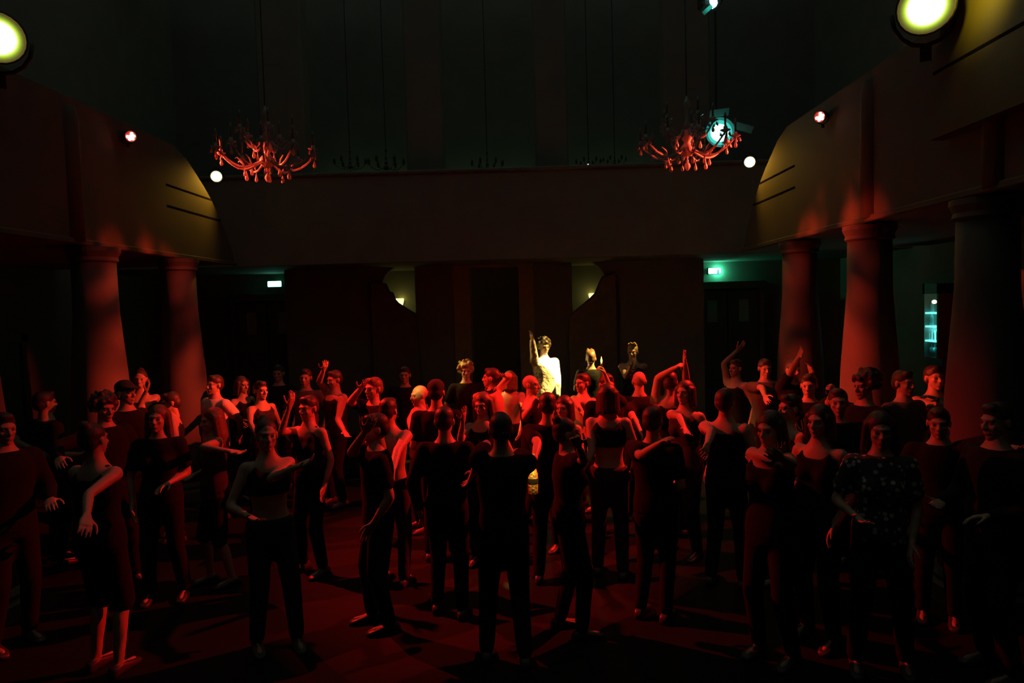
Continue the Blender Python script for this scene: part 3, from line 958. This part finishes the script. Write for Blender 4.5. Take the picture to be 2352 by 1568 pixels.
def person(label, head, ht=1.75, face=0, a=None, b=None, top='tee', topc='black', bot='trousers', botc='black', hair='short', hairc='dark', skin=0, up=False, lean=(0, 0), turn=None, crouch=0.0,
           fem=False, hands=('relax', 'relax'), tilt=0, lift=0.0, shoes=True, Y=None):
    s = ht / 1.75
    zf = (RISE if up else 0.0) + lift
    zh = zf + s * 1.637 - crouch
    if Y is None:
        P = atZ(head[0], head[1], zh)
    else:                                   # depth known: the height follows from it
        P = atY(head[0], head[1], Y)
        s = (P[2] - zf + crouch) / 1.637
    lx, ly = lean
    base = np.array([P[0] - lx * s, P[1] - ly * s, zf])
    th = radians(face)
    thh = radians(face if turn is None else turn)
    rnd = random.Random(int(head[0] * 7 + head[1] * 13))

    def ax(t):
        return np.array([cos(t), sin(t), 0]), np.array([sin(t), -cos(t), 0])   # side (person's left), forward

    sd_h, fw_h = ax((th + thh) / 2)
    sd_s, fw_s = ax(th * .85 + thh * .15)
    wsh = .90 if fem else 1.0
    pz = -crouch

    def spine(z):
        q = max(0.0, (z - .95) / .69)
        q = q ** 1.25
        return base + np.array([lx * q * s, ly * q * s, (z * s + pz)])

    def axes(z):
        q = min(1, max(0, (z - .95) / .45))
        t = (th + thh) / 2 * (1 - q) + (th * .85 + thh * .15) * q
        return ax(t)

    body = MB()
    rs = []
    for z, aa, bb in BODY:
        sd, fw = axes(z)
        k = 1.0
        if fem:
            k = 1.04 if z < 1.0 else (.9 if z < 1.25 else .9)
        if z > 1.5:
            k = .95
        rs.append((spine(z), sd, fw, aa * s * k, bb * s * (k if z < 1.5 else .95)))
    body.loft(rs, 18, 2.3)
    ups = axes(1.3)
    if fem:
        for q in (-1, 1):
            body.ell(spine(1.27) + ups[0] * q * .07 * s + ups[1] * .085 * s, .062 * s, 12, 7)
    # arms
    sh = {}
    for q in (1, -1):                      # +1: person's left
        sh[q] = spine(1.405) + sd_s * q * .178 * wsh * s - fw_s * .005
    left_is = -1 if sh[1][0] > sh[-1][0] else 1       # which anatomical arm is on the image left
    arms = {}
    for key, spec in (('a', a), ('b', b)):
        q = left_is if key == 'a' else -left_is
        S = sh[q].copy()
        if spec is None:
            o = sd_s * q
            el = S + (o * rnd.uniform(.05, .14) + np.array([0, 0, -1]) * .28 + fw_s * rnd.uniform(-.06, .04)) * s
            el = S + unit(el - S) * .285 * s
            bend = rnd.choice((.25, .4, .9))
            wr = el + unit(np.array([0, 0, -1]) * (1.05 - bend) + fw_s * bend - o * bend * .45) * .25 * s
        else:
            sg = spec[2] if len(spec) > 2 else 1
            if spec[0][1] < (0 if False else 1e9):
                el = norm_len(S, spec[0], .285 * s, sg, 0)
            sg2 = spec[3] if len(spec) > 3 else sg
            wr = norm_len(el, spec[1], .255 * s, sg2, 0)
        if el[2] > S[2] + .05:             # a raised arm lifts its shoulder
            S = S + np.array([0, 0, .035 * s]) - sd_s * q * .02 * s
        arms[q] = (S, el, wr)
        slim = .86 if fem else 1.0
        body.ell(S - sd_s * q * .01, .066 * s * slim, 12, 7)
        body.cone(spine(1.38) + sd_s * q * .09 * s, S, .07 * s * slim, .06 * s * slim, 10)
        body.cone(S, el, .056 * s * slim, .042 * s * slim, 10)
        m1 = el + (wr - el) * .25
        body.cone(el, m1, .041 * s * slim, .043 * s * slim, 10)
        body.cone(m1, wr, .043 * s * slim, .029 * s * slim, 10)
    # legs
    legs = {}
    for q in (1, -1):
        hip = spine(.92) + sd_h * q * .085 * s
        st = .10 + rnd.uniform(0, .06)
        ank = base + sd_h * q * st * s + fw_h * rnd.uniform(-.08, .08) * s + np.array([0, 0, .085 * s])
        v = ank - hip
        n = np.linalg.norm(v)
        Lt, Ls = .425 * s, .425 * s
        if n > (Lt + Ls) * .998:
            ank = hip + v / n * (Lt + Ls) * .998
            ank[2] = base[2] + .085 * s
            v = ank - hip
            n = min(np.linalg.norm(v), (Lt + Ls) * .999)
        hk = sqrt(max(0, Lt * Lt - (n / 2) ** 2))
        kn = hip + v / 2 + unit(fw_h - unit(v) * np.dot(fw_h, unit(v))) * hk
        legs[q] = (hip, kn, ank)
        body.cone(hip, kn, .083 * s, .054 * s, 10)
        c1 = kn + (ank - kn) * .32 - fw_h * .012
        body.cone(kn, c1, .052 * s, .054 * s, 10)
        body.cone(c1, ank, .054 * s, .036 * s, 10)
        body.cone(ank + np.array([0, 0, -.035 * s]) - fw_h * .03 * s, ank + fw_h * .14 * s + np.array([0, 0, -.05 * s]), .034 * s, .026 * s, 8)
    # head and hands
    hc = spine(1.637)
    Rh = Rz(thh) @ Ry(radians(tilt)) @ Rx(radians(rnd.uniform(-4, 8)))
    jobs = {'body': (body, .018, 4)}
    # clothes
    def top_mb():
        c = MB()
        hem = {'crop': 1.16, 'bra': 1.19}.get(top, .88)
        prof = [(.86, .180, .132), (.97, .176, .130), (1.05, .166, .124), (1.12, .158, .119), (1.20, .166, .126), (1.30, .181, .136), (1.38, .182, .128), (1.44, .140, .105), (1.475, .092, .085)]
        rr = []
        for z, aa, bb in prof:
            if z < hem - .05:
                continue
            if top in ('tank', 'bra') and z > 1.40:
                continue
            sd, fw = axes(max(z, hem))
            k = (.92 if z > 1.05 else 1.02) if fem else 1.0
            rr.append((spine(max(z, hem)), sd, fw, aa * s * k, bb * s * k))
        c.loft(rr, 20, 2.3)
        if fem:
            for q in (-1, 1):
                c.ell(spine(1.27) + ups[0] * q * .07 * s + ups[1] * .087 * s, .071 * s, 12, 7)
        if top in ('tank', 'bra'):
            for q in (-1, 1):
                c.cone(spine(1.36) + ups[0] * q * .10 * s + ups[1] * .10 * s, spine(1.455) + ups[0] * q * .085 * s, .026 * s, .024 * s, 8)
                c.cone(spine(1.36) + ups[0] * q * .10 * s - ups[1] * .10 * s, spine(1.455) + ups[0] * q * .085 * s, .026 * s, .024 * s, 8)
        else:
            for q in (1, -1):
                S, el, wr = arms[q]
                c.cone(spine(1.38) + sd_s * q * .09 * s, S, .085 * s, .074 * s, 12)
                if top in ('tee', 'crop'):
                    c.cone(S, S + (el - S) * .62, .072 * s, .068 * s, 12, True)
                else:
                    c.cone(S, el, .071 * s, .060 * s, 12)
                    c.cone(el, el + (wr - el) * .93, .060 * s, .043 * s, 12)
        return c

    def bot_mb():
        c = MB()
        rr = []
        for z, aa, bb in ((.83, .135, .115), (.90, .176, .130), (.97, .176, .128), (1.02, .164, .120)):
            sd, fw = axes(z)
            k = 1.03 if fem else 1.0
            rr.append((spine(z), sd, fw, aa * s * k, bb * s * k))
        c.loft(rr, 18, 2.3)
        if bot in ('skirt', 'dress'):
            rr = []
            for z, aa, bb in ((.52, .25, .22), (.66, .225, .19), (.80, .195, .155), (.92, .178, .132)):
                sd, fw = axes(z)
                rr.append((spine(z), sd, fw, aa * s, bb * s))
            c.loft(rr, 20, 2.2)
        else:
            for q in (1, -1):
                hip, kn, ank = legs[q]
                c.cone(hip, kn, .098 * s, .074 * s, 12)
                if bot == 'shorts':
                    c.cone(hip + (kn - hip) * .5, kn + (ank - kn) * .05, .09 * s, .082 * s, 12)
                else:
                    c.cone(kn, ank + (kn - ank) * .03, .073 * s, .058 * s, 12)
        return c
    if top != 'none':
        jobs['top'] = (top_mb(), .02, 3)
    jobs['bottom'] = (bot_mb(), .021, 3)
    PEOPLE.append(dict(label=label, base=base, s=s, jobs=jobs, hc=hc, Rh=Rh, arms=arms, legs=legs, fw=fw_h, sd=sd_h, fws=fw_s, top=top, topc=topc, bot=bot, botc=botc, hair=hair, hairc=hairc, skin=skin, hands=hands,
                       left_is=left_is, shoes=shoes, up=up))


def shoe_mb(ank, fw, s):
    sd = np.array([-fw[1], fw[0], 0])
    z0 = ank[2] - .085 * s
    m = MB()
    u = np.array([0, 0, 1.])
    rs = []
    for t, a, h in ((-.085, .026, .04), (-.06, .037, .075), (0, .038, .085), (.06, .043, .065), (.12, .047, .05), (.165, .040, .038), (.19, .022, .026)):
        rs.append((np.array([ank[0], ank[1], 0]) + fw * t * s + u * (z0 + h * s / 2), sd, u, a * s, h * s / 2))
    m.loft(rs, 14, 3.2)
    return m


# >>> people
# every dancer: head = pixel of the head centre, a / b = (elbow pixel, wrist pixel, depth sign) of the arm on the picture's left / right
# --- left group
person('dark-clad man in profile, red-lit face, beside the left red column', (289, 903), 1.78, 75, topc='black', hair='cap', skin=0, Y=7.0)
person('person behind the profile man by the left column, red-lit shoulder', (322, 872), 1.74, 20, top='tank', hair='bun', fem=True, b=((343, 935), (338, 898), 1), Y=8.5)
person('dark person with rounded hair low in front of the left column', (240, 938), 1.70, 60, hair='curly', top='long', a=((180, 1010), (172, 1040), 1), Y=6.3)
person('dim person with faintly lit face between column and red-sleeved dancer', (362, 962), 1.68, 10, hair='long', fem=True, hairc='brown', Y=5.95)
person('dancer with one bent red-lit forearm, left of the long-haired woman', (392, 925), 1.74, -60, b=((421, 1015), (404, 1030), 1), top='tank', skin=1, Y=7.6)
person('lone dark person at the far left edge with a red-lit arm', (104, 926), 1.80, 150, a=((66, 1000), (80, 1034), 1), top='tee')
person('front left dancer, back turned, red-lit bent arm and hip', (216, 1010), 1.70, 170, a=((180, 1115), (215, 1150), -1), b=((262, 1110), (246, 1165), 1), top='tank', fem=True, hair='bun', bot='shorts', Y=4.75)
person('dim person at the left picture edge, mostly cut off', (8, 985), 1.75, 60, top='long', Y=5.15)
person('dancer with light red-lit t-shirt sleeve and hanging arm', (493, 884), 1.78, -30, b=((538, 968), (541, 1000), -1), topc='white', hair='short')
person('long-haired woman reaching a red-lit forearm to the right', (487, 966), 1.66, -50, b=((497, 1012), (538, 1038), 1), top='tank', topc='dark', hair='long', hairc='brown', fem=True, bot='shorts')
person('dim person with lit cheek behind the t-shirt dancer', (556, 884), 1.72, 60, top='tank', fem=True, hair='bob', a=((545, 945), (560, 965), 1), Y=9.3)
person('woman with glowing red neckline and short hair looking right', (599, 897), 1.68, 55, top='tank', topc='dark', hair='short', fem=True, a=((592, 965), (603, 1000), 1), skin=0)
person('crop-top dancer with bare waist and outstretched forearm', (612, 1000), 1.64, 30, top='bra', hair='bun', fem=True, b=((652, 1078), (692, 1066), 1), botc='dark', Y=5.05)
person('dancer with one hand raised to shoulder height beside her face', (708, 938), 1.72, -25, top='tank', hair='short', a=((668, 980), (672, 912), 1), fem=True)
person('dim orange-tinted person behind, left of the raised-hand dancer', (702, 868), 1.76, 0, topc='grey', hair='short')
person('dancer with orange-lit raised hand and red-lit side', (768, 872), 1.76, -40, a=((742, 872), (752, 846), 1), b=((782, 960), (800, 985), 1), top='tank', skin=0)
person('man shading his brow with one hand, elbow out', (858, 893), 1.80, -35, a=((818, 915), (836, 888), 1), hair='short', hairc='brown', hands=('open', 'relax'), skin=0)
person('front dancer in profile with one hand raised beside the face', (862, 985), 1.72, -70, a=((824, 1025), (846, 985), 1), top='tee', hair='short', Y=5.35)
person('bare-shouldered dancer, back turned, bright red right shoulder', (893, 944), 1.76, 165, top='none', botc='dark', hair='short', b=((925, 1020), (912, 1068), 1), skin=0, Y=6.25)
person('bald man whose crown glows yellow', (963, 908), 1.70, -60, hair='bald', top='tank', topc='dark', a=((950, 955), (952, 985), 1), b=((985, 965), (975, 995), 1), Y=7.75)
person('man seen from behind with red-lit ears, right of the bald man', (1002, 902), 1.82, 180, hair='cap')
person('black-clad man in the front row, back turned, left of centre', (1021, 968), 1.78, 178, hair='short', topc='black', top='long', Y=5.55)
# --- centre
person('person with yellow-tipped tousled hair behind the raised arms', (1070, 852), 1.74, 10, hair='curly', hairc='blond', Y=9.6)
person('dancer with long tossed hair and vertical red-lit forearm', (1108, 930), 1.70, -20, a=((1062, 1000), (1066, 960), 1), hair='long', hairc='brown', fem=True, top='tank', hands=('open', 'relax'))
person('dancer bent sideways with glowing red back and reaching hand', (1128, 868), 1.74, -100, a=((1095, 905), (1122, 897), 1), b=((1178, 850), (1160, 858), 1), top='none', hair='short', lean=(-.06, 0), Y=8.4)
person('red-lit bare-backed person left of the white-shirted man', (1172, 872), 1.72, 160, top='none', hair='bob', hairc='brown', b=((1205, 945), (1195, 985), 1), Y=9.3)
person('close-cropped person in profile with red rim-lit head by the shirt', (1220, 884), 1.72, 70, hair='bald', top='tank', skin=0, a=((1205, 950), (1226, 925), 1))
person('man in a blazing white-gold shirt with one arm raised', (1249, 797), 1.84, 25, hair='curly', topc='satin', top='long', botc='tan', a=((1226, 812), (1222, 780), 1), up=True, hands=('open', 'relax'), Y=10.7)
person('dark person in the centre front row, back turned, one arm out', (1150, 988), 1.74, 185, a=((1112, 1040), (1085, 1090), -1), b=((1188, 1060), (1150, 1085), -1), hair='short', Y=4.75)
person('tall dark person right of centre, one arm out, holding a gold bottle', (1258, 932), 1.84, 175, hair='short', b=((1300, 1015), (1330, 1030), -1), a=((1234, 1004), (1225, 1046), 1), hands=('fist', 'relax'), Y=6.2)
BOTTLE_HOLDER = PEOPLE[-1]
person('small person with orange-lit brow right of centre', (1295, 936), 1.66, -30, hair='bob', fem=True, top='tank', topc='dark', Y=6.9)
person('front person with glinting profile facing right of centre', (1302, 995), 1.62, 100, hair='bun', fem=True, b=((1335, 1040), (1322, 1008), 1), Y=5.2)
# --- right group
person('person with orange-lit combed hair, back turned, behind the lighter', (1357, 824), 1.78, 175, hair='quiff', hairc='brown', up=True, Y=10.6)
person('red-shouldered dancer left of the small flame', (1338, 880), 1.74, -50, top='none', hair='short', a=((1318, 915), (1334, 940), 1), Y=8.4)
person('person holding up a small flame', (1394, 884), 1.72, 10, hair='short', b=((1404, 905), (1388, 858), 1), hands=('relax', 'fist'), Y=7.5)
LIGHTER_HOLDER = PEOPLE[-1]
person('tall dancer with golden windswept hair and crossed red arms', (1453, 808), 1.82, -20, hair='quiff', hairc='blond', up=True, top='tank', a=((1432, 862), (1446, 838), 1), b=((1440, 880), (1452, 850), 1), Y=10.6)
person('dark-clothed man whose round head is rimmed in red', (1468, 876), 1.78, 178, hair='bald', a=((1447, 950), (1464, 985), 1), top='tee', skin=0, Y=7.9)
person('slim bare-backed dancer with long red-edged left arm', (1396, 912), 1.80, 170, top='bra', fem=True, hair='bob', a=((1356, 1032), (1326, 1092), 1), botc='dark')
person('front dancer swinging a bent red-lit forearm, right of centre', (1500, 968), 1.70, 150, a=((1459, 1030), (1502, 1008), 1), hair='short')
person('dancer with both red-lit arms raised and bent', (1538, 878), 1.76, 175, a=((1512, 862), (1540, 842), 1), b=((1570, 872), (1565, 832), 1), top='tank', hair='short', hands=('fist', 'open'), Y=7.4)
person('dancer with glowing red chest beside the raised arms', (1573, 902), 1.72, -40, top='tank', topc='dark', hair='bob', fem=True, a=((1545, 945), (1560, 975), 1), Y=6.8)
person('dancer with one arm arched high over the head', (1690, 846), 1.78, -60, a=((1660, 816), (1700, 798), 1), top='tank', hair='short', hands=('open', 'relax'), Y=9.2)
person('dark dancer with red-lit swinging upper arm below the arched arm', (1665, 924), 1.76, 150, a=((1614, 978), (1608, 1010), 1), top='tank', hair='short')
person('dim person behind, between arched-arm dancer and right column', (1757, 846), 1.76, 0, a=((1733, 884), (1742, 905), 1), topc='grey', hair='short', Y=8.8)
person('dim far person with hands up left of the right column', (1822, 850), 1.74, 10, a=((1808, 850), (1822, 815), 1), b=((1846, 880), (1850, 850), 1), Y=8.3)
person('dancer holding a red-lit fist out toward the right column', (1858, 886), 1.74, -30, b=((1882, 915), (1890, 894), 1), hands=('relax', 'fist'), top='tee', hair='short')
person('profile dancer facing left with red-lit face and arm', (1814, 938), 1.76, -80, a=((1822, 1020), (1832, 985), 1), top='tank', hair='short', skin=0, Y=5.9)
person('dancer clasping hands in front, lit pale red', (1768, 985), 1.70, -50, a=((1738, 1032), (1757, 1020), 1), b=((1785, 1045), (1765, 1035), 1), hair='long', fem=True, top='tank', Y=4.75)
person('dim person with lit jaw and throat left of the print shirt', (1882, 968), 1.70, -50, hair='bob', fem=True, top='tank', Y=5.0)
person('dark-haired person in front of the right red column', (1986, 886), 1.78, -70, hair='curly', top='long', Y=6.3)
person('dim person between the two right columns', (2076, 880), 1.74, 20, hair='short', topc='grey', Y=6.6)
person('person with folded arms under the cyan cabinet', (2146, 868), 1.78, 0, a=((2118, 925), (2150, 915), 1), b=((2172, 925), (2140, 912), 1), top='tank', hair='short', Y=6.9)
person('long-haired dancer in a printed t-shirt at the right', (2022, 988), 1.72, -20, topc='print', hair='long', fem=True, Y=4.6)
person('dark person reaching one arm right across the nearest right column', (2156, 972), 1.76, -30, b=((2218, 1000), (2266, 1010), 1), hair='short', top='long', Y=5.3)
person('dark shape of a person at the far right edge', (2290, 968), 1.76, -80, hair='short', top='long', Y=4.5)
# --- dark fillers that only show as silhouettes between the lit dancers
person('dark person behind the profile dancer at right', (1925, 925), 1.74, -20, hair='short')
person('dim person at the back wall left of centre', (930, 862), 1.72, 0, hair='short', Y=9.6)
person('dim person at the back, under the left exit sign', (640, 858), 1.72, 0, hair='short', Y=9.8)

# <<< people


def build_people():
    jl, idx = [], []
    for i, p in enumerate(PEOPLE):
        for k, j in p['jobs'].items():
            jl.append(j)
            idx.append((i, k))
    res = remesh_all(jl)
    for (i, k), r in zip(idx, res):
        PEOPLE[i].setdefault('mesh', {})[k] = r
    for p in PEOPLE:
        t = thing('person', p['label'], 'person', p['base'], 'crowd dancing on the hall floor')
        base, s = p['base'], p['s']
        V, F = p['mesh']['body']
        Vs, Fs, mi = [V], list(F), [0] * len(F)
        n = len(V)
        hs = s ** .4

        def join(v, f, m):
            nonlocal n
            Vs.append(v)
            Fs.extend([tuple(q + n for q in ff) for ff in f])
            mi.extend([m] * len(f))
            n += len(v)
        join(HEAD[0] @ p['Rh'].T * hs + p['hc'], HEAD[1], 0)
        join(eyeball.verts() @ p['Rh'].T * hs + p['hc'], eyeball.F, 1)
        for q in (1, -1):
            S, el, wr = p['arms'][q]
            kind = p['hands'][0 if q == p['left_is'] else 1]
            hv, hf = HANDS[kind]
            z = unit(wr - el)
            x = p['fws'] - z * np.dot(p['fws'], z)
            if np.linalg.norm(x) < .2:
                x = np.array([0, 0, 1.]) - z * z[2]
            x = unit(x)
            y = np.cross(z, x)
            sg = -1.0 if np.dot(y, p['sd']) * q > 0 else 1.0
            Rm = np.array([x, y * -sg if False else y, z]).T
            v = hv.copy()
            v[:, 1] *= -sg if sg < 0 else 1
            join(v @ Rm.T * s + wr, hf, 0)
        me = mesh_from('body', np.concatenate(Vs) - base, Fs, [SKIN[p['skin']], M['eye']], True, mi)
        o = bpy.data.objects.new('body', me)
        COL.objects.link(o)
        o.parent = t

        def child(name, v, f, m):
            me = mesh_from(name, v - base, f, [m], True)
            c = bpy.data.objects.new(name, me)
            COL.objects.link(c)
            c.parent = t
            return c
        if p['hair'] != 'bald':
            v, f = HAIR[p['hair']]
            child('cap' if p['hair'] == 'cap' else 'hair', v @ p['Rh'].T * hs + p['hc'], f, CL['dark'] if p['hair'] == 'cap' else HAIRM[p['hairc']])
        if 'top' in p['mesh']:
            child({'tee': 't_shirt', 'long': 'shirt', 'tank': 'tank_top', 'crop': 'crop_top', 'bra': 'bra_top'}[p['top']], *p['mesh']['top'], CL[p['topc']])
        child({'trousers': 'trousers', 'shorts': 'shorts', 'skirt': 'skirt', 'dress': 'skirt'}[p['bot']], *p['mesh']['bottom'], CL[p['botc']])
        for q in (1, -1):
            sm = shoe_mb(p['legs'][q][2], p['fw'], s)
            part('shoe', sm, M['shoe'], t, True)


build_people()

# ------------------------------------------------------------------ small things in hands
M['gold_foil'] = mat('gold_foil', (.80, .55, .16), .38, metal=.55, noise=.15, scale=30, bump=.02, bscale=45)
S_, el, wr = BOTTLE_HOLDER['arms'][BOTTLE_HOLDER['left_is']]
g = wr + unit(wr - el) * .075 + np.array([0, -.045, -.0])
bt = thing('gold_bottle', 'gold foil bottle held low in the centre of the crowd', 'bottle', g - np.array([0, 0, .20]))
part('body', MB().lathe([(.036, -.22), (.042, -.205), (.044, -.08), (.040, -.04), (.022, .02), (.016, .05)], g, 20), M['gold_foil'], bt, True)
part('neck_foil', MB().lathe([(.016, .05), (.0165, .10), (.019, .102), (.019, .118), (.012, .122)], g, 16), M['gold_foil'], bt, True)
part('label_band', MB().lathe([(.0445, -.125), (.0455, -.12), (.0455, -.085), (.0445, -.08)], g, 20), CL['black'], bt, True)
c = np.array([1.6, 2.8, 7.4])  # added spotlight, unseen above the stage, to light the bottle
t, tip = can_lamp('spotlight', 'added unseen spotlight above the stage, lighting the gold bottle', 'stage lamp', c, tuple(g - np.array([0, 0, .06])), .12, 'warm', G_CAN, 1)
part('hanging_rod', MB().tube([c + np.array([0, 0, .1]), (1.6, 2.8, 9.2)], .015, 6), M['black_metal'], t)
spot('warm_beam', tip, g - np.array([0, 0, .06]), 7000, (1.0, .55, .12), 1.5, .4, .03)
S_, el, wr = LIGHTER_HOLDER['arms'][-LIGHTER_HOLDER['left_is']]
g = wr + unit(wr - el) * .10 + np.array([0, -.03, .01])
lt = thing('lighter', 'lighter with a small upright flame held above the heads', 'lighter', g)
part('case', MB().box(g - np.array([.012, .007, .035]), g + np.array([.012, .007, .03]), .004), M['steel'], lt)
part('flame', MB().lathe([(.003, .03), (.010, .042), (.011, .055), (.007, .075), (.001, .10)], g, 12), M['flame'], lt, True)
point('flame_glow', g + np.array([0, -.03, .065]), .6, (1.0, .5, .1), .01)
